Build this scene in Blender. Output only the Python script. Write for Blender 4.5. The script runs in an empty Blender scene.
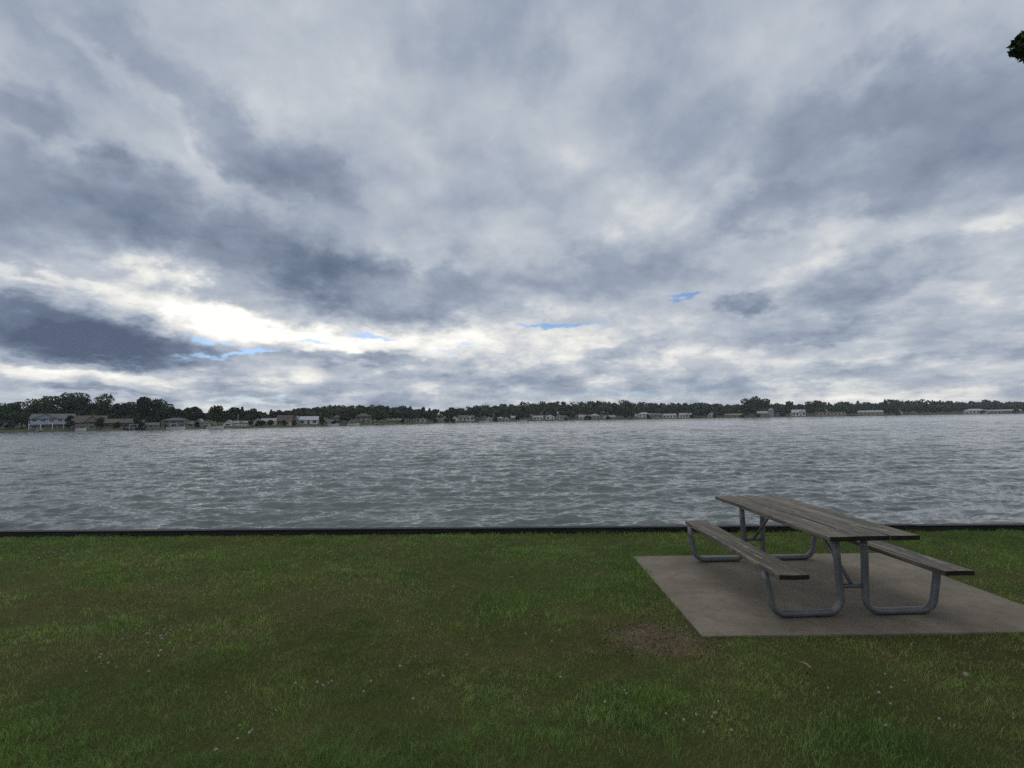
import bpy, math, random
import numpy as np
from mathutils import Matrix, Vector

R = math.radians
rng = np.random.default_rng(7)
random.seed(7)
sc = bpy.context.scene
COL = sc.collection

# ------------------------------------------------------------------ camera
F = 500.0
CAM_Z = 1.80
PITCH, ROLL = 3.9, 0.78
cd = bpy.data.cameras.new("camera")
cd.sensor_width = 36.0
cd.lens = 36.0 * F / 1024.0
cd.clip_start, cd.clip_end = 0.05, 6000
cam = bpy.data.objects.new("camera", cd)
COL.objects.link(cam)
CM = Matrix.Rotation(R(90 + PITCH), 4, 'X') @ Matrix.Rotation(R(-ROLL), 4, 'Z')
CM.translation = (0, 0, CAM_Z)
cam.matrix_world = CM
sc.camera = cam
C3 = CM.to_3x3()


def ray(px, py):
    return (C3 @ Vector(((px - 512) / F, (384 - py) / F, -1))).normalized()


def on_plane(px, py, z=0.0):
    d = ray(px, py)
    t = (z - CAM_Z) / d.z
    return Vector((d.x * t, d.y * t, z))


def at_depth(px, py, Y):
    d = ray(px, py)
    t = Y / d.y
    return Vector((d.x * t, Y, CAM_Z + d.z * t))


# ------------------------------------------------------------------ node helpers
def new_mat(name):
    m = bpy.data.materials.new(name)
    m.use_nodes = True
    nt = m.node_tree
    b = nt.nodes["Principled BSDF"]
    return m, nt, b


class NT:
    def __init__(s, nt):
        s.nt = nt

    def n(s, typ, **kw):
        nd = s.nt.nodes.new(typ)
        ins = kw.pop('ins', {})
        for k, v in kw.items():
            setattr(nd, k, v)
        for k, v in ins.items():
            if hasattr(v, 'is_output'):
                s.nt.links.new(v, nd.inputs[k])
            else:
                nd.inputs[k].default_value = v
        return nd

    def math(s, op, a, b=None, clamp=False):
        ins = {0: a}
        if b is not None:
            ins[1] = b
        return s.n('ShaderNodeMath', operation=op, use_clamp=clamp, ins=ins).outputs[0]

    def vmath(s, op, a, b=None, scale=None):
        ins = {0: a}
        if b is not None:
            ins[1] = b
        nd = s.n('ShaderNodeVectorMath', operation=op, ins=ins)
        if scale is not None:
            if hasattr(scale, 'is_output'):
                s.nt.links.new(scale, nd.inputs['Scale'])
            else:
                nd.inputs['Scale'].default_value = scale
        return nd.outputs[1] if op in ('LENGTH', 'DOT_PRODUCT') else nd.outputs[0]

    def noise(s, vec, scale, detail=4, rough=.55, dist=0.0):
        return s.n('ShaderNodeTexNoise', ins={'Vector': vec, 'Scale': scale, 'Detail': detail,
                                              'Roughness': rough, 'Distortion': dist})

    def ramp(s, fac, stops, interp='LINEAR'):
        nd = s.n('ShaderNodeValToRGB', ins={0: fac})
        cr = nd.color_ramp
        cr.interpolation = interp
        while len(cr.elements) < len(stops):
            cr.elements.new(0.5)
        for e, (p, c) in zip(cr.elements, stops):
            e.position = p
            e.color = (*c, 1) if len(c) == 3 else c
        return nd.outputs[0]

    def mix(s, fac, a, b, blend='MIX'):
        nd = s.n('ShaderNodeMix', data_type='RGBA', blend_type=blend)
        for i, v in ((0, fac), (6, a), (7, b)):
            if hasattr(v, 'is_output'):
                s.nt.links.new(v, nd.inputs[i])
            else:
                nd.inputs[i].default_value = v if not isinstance(v, tuple) or len(v) == 4 else (*v, 1)
        return nd.outputs[2]

    def maprange(s, v, a, b, c, d, interp='LINEAR'):
        return s.n('ShaderNodeMapRange', interpolation_type=interp,
                   ins={0: v, 1: a, 2: b, 3: c, 4: d}).outputs[0]

    def link(s, a, b):
        s.nt.links.new(a, b)


def noisy_mat(name, c1, c2, scale=4, rough=.8, detail=5, bump=0.0, bscale=None, stretch=None, spec=.3, metal=0.0):
    """two-tone mottled material in object space"""
    m, nt, b = new_mat(name)
    g = NT(nt)
    co = g.n('ShaderNodeTexCoord').outputs['Object']
    if stretch:
        co = g.vmath('MULTIPLY', co, stretch)
    nz = g.noise(co, scale, detail, .6).outputs[0]
    col = g.ramp(nz, [(.3, c1), (.7, c2)])
    g.link(col, b.inputs['Base Color'])
    b.inputs['Roughness'].default_value = rough
    b.inputs['Metallic'].default_value = metal
    b.inputs['Specular IOR Level'].default_value = spec
    if bump:
        nb = g.noise(co, bscale or scale * 4, 6, .65).outputs[0]
        bp = g.n('ShaderNodeBump', ins={'Strength': bump, 'Distance': .01, 'Height': nb})
        g.link(bp.outputs[0], b.inputs['Normal'])
    return m


# ------------------------------------------------------------------ mesh helpers
class MB:
    def __init__(s):
        s.v, s.f = [], []

    def add(s, vs, fs):
        o = len(s.v)
        s.v += [tuple(v) for v in vs]
        s.f += [tuple(i + o for i in f) for f in fs]
        return s

    def box(s, x0, x1, y0, y1, z0, z1):
        vs = [(x, y, z) for z in (z0, z1) for y in (y0, y1) for x in (x0, x1)]
        return s.add(vs, [(0, 2, 3, 1), (4, 5, 7, 6), (0, 1, 5, 4), (2, 6, 7, 3), (0, 4, 6, 2), (1, 3, 7, 5)])

    def tube(s, pts, rad, n=10, cap=True):
        pts = [Vector(p) for p in pts]
        rads = rad if isinstance(rad, (list, tuple)) else [rad] * len(pts)
        rings = []
        up = None
        for i, p in enumerate(pts):
            a = pts[max(i - 1, 0)]
            b = pts[min(i + 1, len(pts) - 1)]
            t = (b - a).normalized()
            if up is None:
                up = Vector((0, 0, 1)) if abs(t.z) < .9 else Vector((0, 1, 0))
            u = t.cross(up).normalized()
            w = u.cross(t).normalized()
            up = w
            rings.append([p + rads[i] * (math.cos(2 * math.pi * k / n) * u + math.sin(2 * math.pi * k / n) * w)
                          for k in range(n)])
        vs = [v for r in rings for v in r]
        fs = []
        for i in range(len(pts) - 1):
            for k in range(n):
                k2 = (k + 1) % n
                fs.append((i * n + k, i * n + k2, (i + 1) * n + k2, (i + 1) * n + k))
        if cap:
            fs.append(tuple(range(n))[::-1])
            fs.append(tuple((len(pts) - 1) * n + k for k in range(n)))
        return s.add(vs, fs)

    def build(s, name, mat, parent=None, smooth=False, bevel=0.0):
        me = bpy.data.meshes.new(name)
        me.from_pydata(s.v, [], s.f)
        if mat:
            me.materials.append(mat)
        if smooth:
            me.polygons.foreach_set('use_smooth', [True] * len(me.polygons))
        me.update()
        o = bpy.data.objects.new(name, me)
        COL.objects.link(o)
        if parent:
            o.parent = parent
        if bevel:
            bv = o.modifiers.new('bevel', 'BEVEL')
            bv.width = bevel
            bv.segments = 2
            bv.limit_method = 'ANGLE'
        return o


def np_mesh(name, co, faces_flat, starts, mat, smooth=False, parent=None):
    me = bpy.data.meshes.new(name)
    me.vertices.add(len(co))
    me.vertices.foreach_set('co', np.asarray(co, np.float32).ravel())
    me.loops.add(len(faces_flat))
    me.loops.foreach_set('vertex_index', np.asarray(faces_flat, np.int32))
    me.polygons.add(len(starts))
    me.polygons.foreach_set('loop_start', np.asarray(starts, np.int32))
    if smooth:
        me.polygons.foreach_set('use_smooth', np.ones(len(starts), bool))
    me.materials.append(mat)
    me.update(calc_edges=True)
    o = bpy.data.objects.new(name, me)
    COL.objects.link(o)
    if parent:
        o.parent = parent
    return o


def quads_mesh(name, co, quads, mat, smooth=False, parent=None):
    q = np.asarray(quads, np.int32)
    return np_mesh(name, co, q.ravel(), np.arange(0, q.size, 4), mat, smooth, parent)


def tag(o, label=None, cat=None, group=None, kind=None):
    if label: o['label'] = label
    if cat: o['category'] = cat
    if group: o['group'] = group
    if kind: o['kind'] = kind
    return o


def empty(name, loc, rz=0, label=None, cat=None, group=None):
    o = bpy.data.objects.new(name, None)
    o.empty_display_size = .2
    COL.objects.link(o)
    o.location = loc
    o.rotation_euler = (0, 0, rz)
    return tag(o, label, cat, group)


def vnoise(x, y, seed=0):
    """smooth value noise on arrays"""
    r = np.random.default_rng(seed).random((256, 256))
    xi, yi = np.floor(x).astype(int), np.floor(y).astype(int)
    fx, fy = x - xi, y - yi
    fx = fx * fx * (3 - 2 * fx)
    fy = fy * fy * (3 - 2 * fy)
    g = lambda a, b: r[a & 255, b & 255]
    return ((g(xi, yi) * (1 - fx) + g(xi + 1, yi) * fx) * (1 - fy)
            + (g(xi, yi + 1) * (1 - fx) + g(xi + 1, yi + 1) * fx) * fy)


def fbm(x, y, seed=0, oct=4):
    s, a, t = 0, 1.0, 0
    for i in range(oct):
        s = s + a * vnoise(x * 2 ** i, y * 2 ** i, seed + i)
        t += a
        a *= .5
    return s / t


# ------------------------------------------------------------------ sky
def azel(px, py):
    d = ray(px, py)
    return math.atan2(d.x, d.y), math.asin(d.z)


SUN_AZ, SUN_EL = azel(235, 285)

# (x, y, rx, ry, rot deg clockwise in the picture, amplitude, inner)
BLOBS = [
    # dark banks
    (30, 25, 150, 40, 25, -.08, .1), (190, 88, 190, 56, 30, -.15, .1), (295, 160, 84, 48, 20, -.19, .25),
    (5, 112, 70, 40, 10, -.18, .1), (70, 215, 210, 52, 3, -.20, .25), (250, 246, 185, 48, 8, -.18, .3),
    (390, 286, 130, 34, 8, -.22, .45), (470, 268, 90, 32, -5, -.08, .2), (590, 262, 130, 36, -6, -.13, .35),
    (25, 322, 185, 40, 3, -.40, .70), (118, 340, 105, 24, 2, -.22, .6),
    (880, 136, 230, 88, -6, -.20, .2), (740, 110, 190, 66, 8, -.09, .1), (800, 205, 115, 28, 14, -.12, .4),
    (965, 185, 115, 46, -8, -.12, .3), (747, 295, 37, 16, 0, -.26, .4), (900, 280, 140, 22, -4, -.15, .35),
    (824, 330, 62, 11, 0, -.15, .3), (620, 350, 60, 9, -4, -.18, .3), (560, 50, 300, 70, 0, -.06, .1),
    # lighter folds and openings
    (104, 60, 70, 24, 25, .10, .0), (186, 140, 90, 16, 28, .08, .0), (219, 188, 80, 22, 8, .06, .0), (40, 150, 60, 14, 10, .08, .0),
    (640, 190, 125, 36, 0, .03, .1), (722, 192, 52, 22, -10, .10, .2), (873, 140, 44, 18, 0, .08, .0),
    (60, 268, 120, 11, 8, .20, .0), (195, 303, 100, 28, 22, .34, .0), (275, 322, 100, 17, 12, .32, .1), (400, 340, 170, 26, 3, .26, .0),
    (560, 340, 230, 36, 0, .13, .1), (965, 240, 100, 20, -10, .06, .1), (110, 372, 230, 13, 0, .26, .1), (900, 398, 150, 8, 0, .14, .2),
    # blue-grey bars low over the far shore
    (420, 386, 270, 10, 0, -.15, .1), (700, 384, 180, 11, 1, -.10, .1), (350, 358, 85, 9, 3, -.24, .3),
    (880, 366, 150, 10, 0, -.15, .1), (120, 392, 90, 5, 0, -.26, .2), (60, 366, 90, 5, 1, -.20, .2), (240, 376, 80, 5, 0, -.2, .2),
]
BLUES = [(218, 333, 26, 6, 5, 1, .2), (238, 349, 64, 5, -3, 1.0, .1), (308, 336, 26, 4, 0, .8, .1), (368, 330, 40, 6, 2, 1.0, .2),
         (568, 322, 36, 8, -8, 1.05, .2), (543, 327, 22, 4, 0, .9, .1), (678, 286, 32, 7, -12, 1.0, .2), (455, 350, 50, 6, 0, .5, .1),
         (255, 395, 110, 7, 0, .55, .1), (620, 390, 200, 9, 0, .45, .1), (40, 398, 80, 5, 0, .5, .1)]

w = bpy.data.worlds.new("World")
sc.world = w
w.use_nodes = True
w.cycles.sampling_method = 'MANUAL'
w.cycles.sample_map_resolution = 1024
nt = w.node_tree
nt.nodes.clear()
g = NT(nt)
D = g.n('ShaderNodeTexCoord').outputs['Generated']
sx = g.n('ShaderNodeSeparateXYZ', ins={0: D})
X, Y, Z = sx.outputs
Zc = g.math('MAXIMUM', Z, 0.0)
zl = g.math('MULTIPLY', g.math('LOGARITHM', g.math('ADD', Zc, .12), math.e), .50)
zl = g.math('ADD', zl, g.math('MULTIPLY', Zc, .45))
Q = g.n('ShaderNodeCombineXYZ', ins={0: X, 1: Y, 2: zl}).outputs[0]
az = g.math('ARCTAN2', X, Y)
el = g.math('ARCSINE', Z)
P = g.n('ShaderNodeCombineXYZ', ins={0: az, 1: el, 2: 0.0}).outputs[0]
# ragged edges: the direction is stirred by cloud-plane noise; less so in elevation near the horizon
w1 = g.vmath('SUBTRACT', g.noise(Q, 3.0, 5, .55).outputs[1], (.5, .5, .5))
w2 = g.vmath('SUBTRACT', g.noise(Q, 11.0, 6, .60).outputs[1], (.5, .5, .5))
elf = g.maprange(el, 0.0, .6, .08, .30)
amp = g.n('ShaderNodeCombineXYZ', ins={0: .24, 1: elf, 2: 0.0}).outputs[0]
w3 = g.vmath('SUBTRACT', g.noise(Q, 34.0, 4, .62).outputs[1], (.5, .5, .5))
wsum = g.vmath('ADD', g.vmath('ADD', w1, g.vmath('SCALE', w2, scale=.55)), g.vmath('SCALE', w3, scale=.16))
Pw = g.vmath('ADD', P, g.vmath('MULTIPLY', wsum, amp))


def blob(b):
    x, y, rx, ry, rot, a, inner = b
    c = azel(x, y)
    l_, r_ = azel(x - rx * .5, y), azel(x + rx * .5, y)
    t_, b_ = azel(x, y - ry * .5), azel(x, y + ry * .5)
    sxr, syr = abs(r_[0] - l_[0]), abs(t_[1] - b_[1])
    mp = g.n('ShaderNodeMapping', vector_type='TEXTURE', ins={0: Pw})
    mp.inputs['Location'].default_value = (c[0], c[1], 0)
    mp.inputs['Rotation'].default_value = (0, 0, R(-rot))
    mp.inputs['Scale'].default_value = (sxr, syr, 1)
    ln = g.vmath('LENGTH', mp.outputs[0])
    return g.maprange(ln, inner, 1.25, a, 0.0, 'SMOOTHSTEP')


def total(lst):
    acc = None
    for b in lst:
        v = blob(b)
        acc = v if acc is None else g.math('ADD', acc, v)
    return acc


n1 = g.noise(Q, 3.2, 8, .52, .15).outputs[0]
n2 = g.noise(Q, 9.0, 8, .56, .1).outputs[0]
base = g.maprange(el, 0.02, .75, .775, .625)
B = g.math('ADD', base, total(BLOBS))
n1s = g.maprange(n1, .40, .60, -.5, .5, 'SMOOTHSTEP')
n2s = g.maprange(n2, .42, .60, -.5, .5, 'SMOOTHSTEP')
B = g.math('ADD', B, g.math('MULTIPLY', n1s, .045))
B = g.math('ADD', B, g.math('MULTIPLY', n2s, g.maprange(el, .40, .10, .02, .09)))
B = g.math('ADD', B, g.math('MULTIPLY', g.math('SUBTRACT', n1, .5), .20))
B = g.math('ADD', B, g.math('MULTIPLY', g.math('SUBTRACT', n2, .5), .14))
Qf = g.vmath('MULTIPLY', P, (1.0, 2.3, 1.0))
n3 = g.noise(Qf, 11.0, 8, .60).outputs[0]
lowf = g.maprange(el, .28, .03, .0, .14)
n3s = g.maprange(n3, .43, .57, -.5, .5, 'SMOOTHSTEP')
B = g.math('ADD', B, g.math('MULTIPLY', n3s, lowf))
n4 = g.noise(Q, 26.0, 6, .62).outputs[0]
B = g.math('ADD', B, g.math('MULTIPLY', g.math('SUBTRACT', n4, .5), g.maprange(el, .45, .15, .06, .18)))
Qw = g.vmath('ADD', Q, g.vmath('SCALE', w2, scale=.10))
vo = g.n('ShaderNodeTexVoronoi', feature='F1', ins={'Vector': Qw, 'Scale': 6.5, 'Detail': 2.0, 'Roughness': .5, 'Lacunarity': 2.1})
B = g.math('ADD', B, g.math('MULTIPLY', g.math('SUBTRACT', .42, vo.outputs['Distance']), g.maprange(el, .60, .12, .11, .24)))
B = g.math('ADD', B, g.maprange(el, .80, 1.15, 0, .40))  # extra brightness added to the unseen overhead cloud, to light the lawn
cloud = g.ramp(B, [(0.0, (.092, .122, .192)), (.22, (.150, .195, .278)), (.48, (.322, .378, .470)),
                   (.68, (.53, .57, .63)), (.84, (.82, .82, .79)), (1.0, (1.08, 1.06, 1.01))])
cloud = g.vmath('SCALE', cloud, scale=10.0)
sky = g.n('ShaderNodeTexSky', sky_type='NISHITA', sun_disc=False)
sky.sun_elevation = SUN_EL
sky.sun_rotation = SUN_AZ
sky.altitude = 200
sky.dust_density = .1
sky.ozone_density = 6.0
bl = g.math('ADD', total(BLUES), g.math('MULTIPLY', g.math('SUBTRACT', n4, .5), 1.6), clamp=True)
bl = g.maprange(bl, .15, 1.05, 0, .68, 'SMOOTHSTEP')
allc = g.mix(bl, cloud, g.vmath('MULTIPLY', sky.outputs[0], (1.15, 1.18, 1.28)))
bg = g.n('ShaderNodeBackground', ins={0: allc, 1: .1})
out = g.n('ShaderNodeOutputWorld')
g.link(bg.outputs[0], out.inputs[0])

sd = bpy.data.lights.new("sun", 'SUN')
sd.energy = .5
sd.angle = R(165)
sd.color = (1, .95, .87)
so = bpy.data.objects.new("sun", sd)
COL.objects.link(so)
sv = Vector((math.sin(SUN_AZ) * math.cos(SUN_EL), math.cos(SUN_AZ) * math.cos(SUN_EL), math.sin(SUN_EL)))
so.rotation_euler = sv.to_track_quat('Z', 'Y').to_euler()
so.location = sv * 60

# ------------------------------------------------------------------ lawn, pad, seawall
WATER_Z = -1.0
WL, WR = on_plane(0, 537.2), on_plane(1024, 530.4)
wdir = (WR - WL).normalized()
wnor = Vector((-wdir.y, wdir.x, 0))


def wall_y(x):
    return WL.y + (x - WL.x) * wdir.y / wdir.x


PAD_Z = .022
pa, pb = on_plane(634, 556, PAD_Z), on_plane(701, 636, PAD_Z)
pc = on_plane(1024, 605, PAD_Z)
PX0 = (pa.x + pb.x) / 2
PY0, PY1, PX1 = pb.y, pa.y, pc.x
PADR = PX1
DIRT = on_plane(660, 640)
print('pad', PX0, PX1, PY0, PY1, 'wall', WL, WR)

# ground sheet
m_ground, nt_, b_ = new_mat('lawn_soil')
g = NT(nt_)
co = g.n('ShaderNodeTexCoord').outputs['Object']
nA = g.noise(co, 1.2, 5, .6).outputs[0]
nB = g.noise(co, 60, 4, .7).outputs[0]
c1 = g.ramp(nA, [(.35, (.036, .055, .014)), (.65, (.070, .074, .026))])
c2 = g.mix(g.maprange(nB, .4, .75, 0, .35), c1, (.085, .078, .035))
dv = g.vmath('SUBTRACT', co, (DIRT.x, DIRT.y, 0))
dm = g.vmath('LENGTH', g.vmath('MULTIPLY', dv, (1 / .42, 1 / .31, 0)))
dm = g.math('ADD', dm, g.math('MULTIPLY', g.math('SUBTRACT', g.noise(co, 5, 5, .6).outputs[0], .5), 1.6))
soil = g.ramp(nB, [(.3, (.082, .063, .041)), (.7, (.160, .128, .088))])
c3 = g.mix(g.maprange(dm, .5, 1.2, 1, 0), c2, soil)
g.link(c3, b_.inputs['Base Color'])
b_.inputs['Roughness'].default_value = 1
b_.inputs['Specular IOR Level'].default_value = .1
bp = g.n('ShaderNodeBump', ins={'Strength': .8, 'Distance': .02, 'Height': nB})
g.link(bp.outputs[0], b_.inputs['Normal'])

xs = np.concatenate([np.linspace(-90, -14, 12), np.linspace(-13, 13, 131), np.linspace(14, 90, 12)])
vs = np.linspace(0, 1, 90)
co_ = []
for v in vs:
    for x in xs:
        y1 = wall_y(x) + .02
        y = -60 + (y1 + 60) * v ** .35
        co_.append((x, y, 0))
co_ = np.array(co_)


def lawn_z(x, y):
    """gentle unevenness of the turf; fades out at the slab"""
    x, y = np.asarray(x, float), np.asarray(y, float)
    z = (fbm(x * .8 + 50, y * .8 + 80, 3, 3) - .5) * .05
    dx = np.maximum(np.maximum(PX0 - x, x - PX1), 0)
    dy = np.maximum(np.maximum(PY0 - y, y - PY1), 0)
    d = np.clip(np.hypot(dx, dy) / .5, 0, 1)
    dw = np.clip((WL.y + (x - WL.x) * wdir.y / wdir.x - y) / .6, 0, 1)
    return z * d * dw


co_[:, 2] = lawn_z(co_[:, 0], co_[:, 1])
nx = len(xs)
idx = np.arange(len(vs) * nx).reshape(len(vs), nx)
quads = np.stack([idx[:-1, :-1], idx[:-1, 1:], idx[1:, 1:], idx[1:, :-1]], -1).reshape(-1, 4)
tag(quads_mesh('ground', co_, quads, m_ground, True), kind='structure')

# concrete slab
m_conc, nt_, b_ = new_mat('old_concrete')
g = NT(nt_)
co = g.n('ShaderNodeTexCoord').outputs['Object']
nA = g.noise(co, 1.6, 6, .62, .4).outputs[0]
nB = g.noise(co, 9, 6, .65).outputs[0]
nC = g.noise(co, 160, 3, .6).outputs[0]
c = g.ramp(nA, [(.32, (.092, .076, .058)), (.52, (.155, .133, .106)), (.70, (.215, .190, .156))])
c = g.mix(g.maprange(nB, .50, .68, 0, .6), c, (.075, .058, .042))
c = g.mix(g.maprange(nC, .3, .75, 0, .55), c, (.26, .232, .192))
g.link(c, b_.inputs['Base Color'])
b_.inputs['Roughness'].default_value = .92
b_.inputs['Specular IOR Level'].default_value = .25
hb = g.math('ADD', g.math('MULTIPLY', nC, .4), nB)
bp = g.n('ShaderNodeBump', ins={'Strength': .45, 'Distance': .008, 'Height': hb})
g.link(bp.outputs[0], b_.inputs['Normal'])
mb = MB().box(PX0, PX1, PY0, PY1, -.12, PAD_Z)
pad = mb.build('concrete_slab', m_conc, bevel=.008)
tag(pad, 'worn brownish grey concrete slab let into the lawn under the picnic table', 'concrete slab')

# seawall
m_wall = noisy_mat('dark_timber', (.010, .011, .014), (.028, .027, .028), 3, .75, 6, .5, 30, (.3, 1, 2), .3)
m_cap = noisy_mat('weathered_cap', (.009, .010, .012), (.026, .027, .030), 2.5, .7, 6, .4, 30, (.3, 1, 2), .35)
sw = empty('seawall', (WL.x, WL.y, 0), math.atan2(wdir.y, wdir.x),
           'low dark timber seawall running along the whole lawn edge above the water', 'seawall')
f_ = MB()
seg = 4.8
k = -60
x = -70.0
while x < 95:
    l = seg
    j = random.uniform(-.006, .006)
    f_.box(x, x + l - .012, -.0 + j, .12 + j, -2.2, .064 + random.uniform(-.004, .004))
    x += seg
f_.build('wall_face', m_wall, sw, bevel=.006)
c_ = MB()
x = -72.0
while x < 95:
    l = 3.6
    dz = random.uniform(-.006, .006)
    c_.box(x, x + l - .008, -.012, .10, .070 + dz, .088 + dz)
    x += 3.6
c_.build('cap', m_cap, sw, bevel=.005)

# ------------------------------------------------------------------ grass
m_grass, nt_, b_ = new_mat('grass_blades')
g = NT(nt_)
at = g.n('ShaderNodeAttribute', attribute_name='tint')
g.link(at.outputs['Color'], b_.inputs['Base Color'])
b_.inputs['Roughness'].default_value = .6
b_.inputs['Specular IOR Level'].default_value = .2
tl_ = g.n('ShaderNodeBsdfTranslucent', ins={0: g.vmath('MULTIPLY', at.outputs['Color'], (1.25, 1.2, .7))})
mx_ = g.n('ShaderNodeMixShader', ins={0: .30, 1: b_.outputs[0], 2: tl_.outputs[0]})
g.link(mx_.outputs[0], nt_.nodes['Material Output'].inputs[0])


def patch(x, y):
    """0 lush .. 1 dry"""
    return np.clip((fbm(x * .55 + 11, y * .75 + 31, 21, 4) - .32) * 2.4, 0, 1)


def grass_blades(N, seed):
    r = np.random.default_rng(seed)
    # depth with density ~ Z^-1.4 over a fan wider than the view
    Zs = np.linspace(1.3, 10.5, 800)
    wdt = 2.5 * Zs + 2.4
    pdf = wdt * Zs ** -1.35
    cdf = np.cumsum(pdf)
    cdf /= cdf[-1]
    y = np.interp(r.random(N), cdf, Zs)
    x = (r.random(N) - .5) * (2.5 * y + 2.4)
    wy = WL.y + (x - WL.x) * wdir.y / wdir.x
    ok = y < wy - .015
    m_ = .07 * r.random(N) ** 2
    ok &= ~((x > PX0 + m_) & (x < PX1 - m_) & (y > PY0 + m_) & (y < PY1 - m_))
    dd = np.hypot((x - DIRT.x) / .42, (y - DIRT.y) / .31) + (fbm(x * 4, y * 4, 5, 3) - .5) * 2.2
    ok &= r.random(N) < np.clip((dd - .20) * 1.1, .28, 1)
    thin = fbm(x * 1.7 + 3, y * 1.9 + 9, 44, 4)
    ok &= r.random(N) < np.clip((thin - .25) * 4.0, .5, 1)
    x, y = x[ok], y[ok]
    n = len(x)
    clump = np.clip((fbm(x * 4.5, y * 4.5, 61, 3) - .5) * 1.9 + .5, 0, 1)
    fine = np.clip((fbm(x * 13, y * 13, 67, 2) - .5) * 1.8 + .5, 0, 1)
    dry = np.clip(patch(x, y) + (fbm(x * 5 + 70, y * 5, 71, 3) - .5) * 1.2, 0, 1)
    h = (.016 + .030 * clump + .016 * fine + .012 * r.random(n)) * (1 - .40 * dry) * np.where(r.random(n) < .015, 1.45, 1.0)
    edge = (np.abs(x - PX0) < .06) & (y > PY0) & (y < PY1)
    edge |= (np.abs(y - PY0) < .05) & (x > PX0)
    h = np.where(edge, h * 1.3, h)
    wd = np.maximum(.0020, .00055 * y) * (.7 + .6 * r.random(n))
    a = r.random(n) * 2 * np.pi
    ux, uy = np.cos(a), np.sin(a)
    lean = (.25 + .9 * r.random(n)) * h
    la = a + np.pi / 2 + (r.random(n) - .5) * 1.2
    lx, ly = np.cos(la) * lean, np.sin(la) * lean
    z0 = lawn_z(x, y) - .004
    V = np.empty((n, 5, 3), np.float32)
    V[:, 0] = np.stack([x - ux * wd / 2, y - uy * wd / 2, z0], 1)
    V[:, 1] = np.stack([x + ux * wd / 2, y + uy * wd / 2, z0], 1)
    mx, my, mz = x + lx * .35, y + ly * .35, z0 + h * .6
    V[:, 2] = np.stack([mx + ux * wd * .42, my + uy * wd * .42, mz], 1)
    V[:, 3] = np.stack([mx - ux * wd * .42, my - uy * wd * .42, mz], 1)
    V[:, 4] = np.stack([x + lx, y + ly, z0 + h * (.98 - .25 * r.random(n))], 1)
    o = (np.arange(n) * 5)[:, None]
    loops = np.concatenate([o + np.array([[0, 1, 2, 3]]), o + np.array([[3, 2, 4]])], 1).ravel()
    starts = (np.arange(n)[:, None] * 7 + np.array([[0, 4]])).ravel()
    # colour of each blade
    lush = np.array([.108, .205, .048])
    olive = np.array([.225, .268, .084])
    straw = np.array([.31, .28, .15])
    t = np.clip(dry * .8 - .08 + (r.random(n) - .5) * .5, 0, 1)[:, None]
    c = lush * (1 - t) + olive * t
    tb = np.clip((dry - .72) * 3.0, 0, .8)[:, None] * (r.random((n, 1)) < .75)
    c = c * (1 - tb) + np.array([.17, .145, .075]) * tb
    s = (r.random(n) < (.02 + .15 * dry ** 2))[:, None]
    c = np.where(s, straw * (.6 + .5 * r.random((n, 1))), c)
    c = c * (.7 + .45 * r.random((n, 1)) + .35 * fine[:, None])
    c = c * (.74 + .62 * np.clip((fbm(x * 1.3 + 7, y * 1.9 + 3, 81, 4) - .5) * 1.7 + .5, 0, 1))[:, None]
    cc = np.ones((n, 5, 4), np.float32)
    cc[:, :, :3] = c[:, None, :]
    o_ = np_mesh('grass', V.reshape(-1, 3), loops, starts, m_grass)
    at = o_.data.attributes.new('tint', 'FLOAT_COLOR', 'POINT')
    at.data.foreach_set('color', cc.ravel())
    return o_


tag(grass_blades(560000, 5), 'short mown grass with dry and lush patches covering the lawn', 'grass', kind='stuff')

# wood chips and dead clippings on the worn patch
m_chip = noisy_mat('dry_litter', (.09, .068, .045), (.23, .185, .13), 6, .95)
r = np.random.default_rng(3)
n = 800
ang = r.random(n) * 2 * np.pi
rad = 1.15 * r.random(n) ** .6
x = DIRT.x + np.cos(ang) * rad * .42
y = DIRT.y + np.sin(ang) * rad * .31
ok = ~((x > PX0 - .02) & (y > PY0 - .02))
x, y = x[ok], y[ok]
n = len(x)
a = r.random(n) * np.pi
L_ = .004 + .009 * r.random(n)
W_ = .002 + .0025 * r.random(n)
z = lawn_z(x, y) + .004 + .005 * r.random(n)
tl = (r.random(n) - .5) * .012
co_ = np.stack([
    np.stack([x - np.cos(a) * L_ + np.sin(a) * W_, y - np.sin(a) * L_ - np.cos(a) * W_, z - tl], 1),
    np.stack([x + np.cos(a) * L_ + np.sin(a) * W_, y + np.sin(a) * L_ - np.cos(a) * W_, z + tl], 1),
    np.stack([x + np.cos(a) * L_ - np.sin(a) * W_, y + np.sin(a) * L_ + np.cos(a) * W_, z + tl + .004], 1),
    np.stack([x - np.cos(a) * L_ - np.sin(a) * W_, y - np.sin(a) * L_ + np.cos(a) * W_, z - tl + .004], 1)], 1).reshape(-1, 3)
tag(quads_mesh('wood_chips', co_, np.arange(n * 4).reshape(-1, 4), m_chip),
    'scatter of dry wood chips and clippings on the bare patch beside the slab corner', 'wood chips', kind='stuff')

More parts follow.
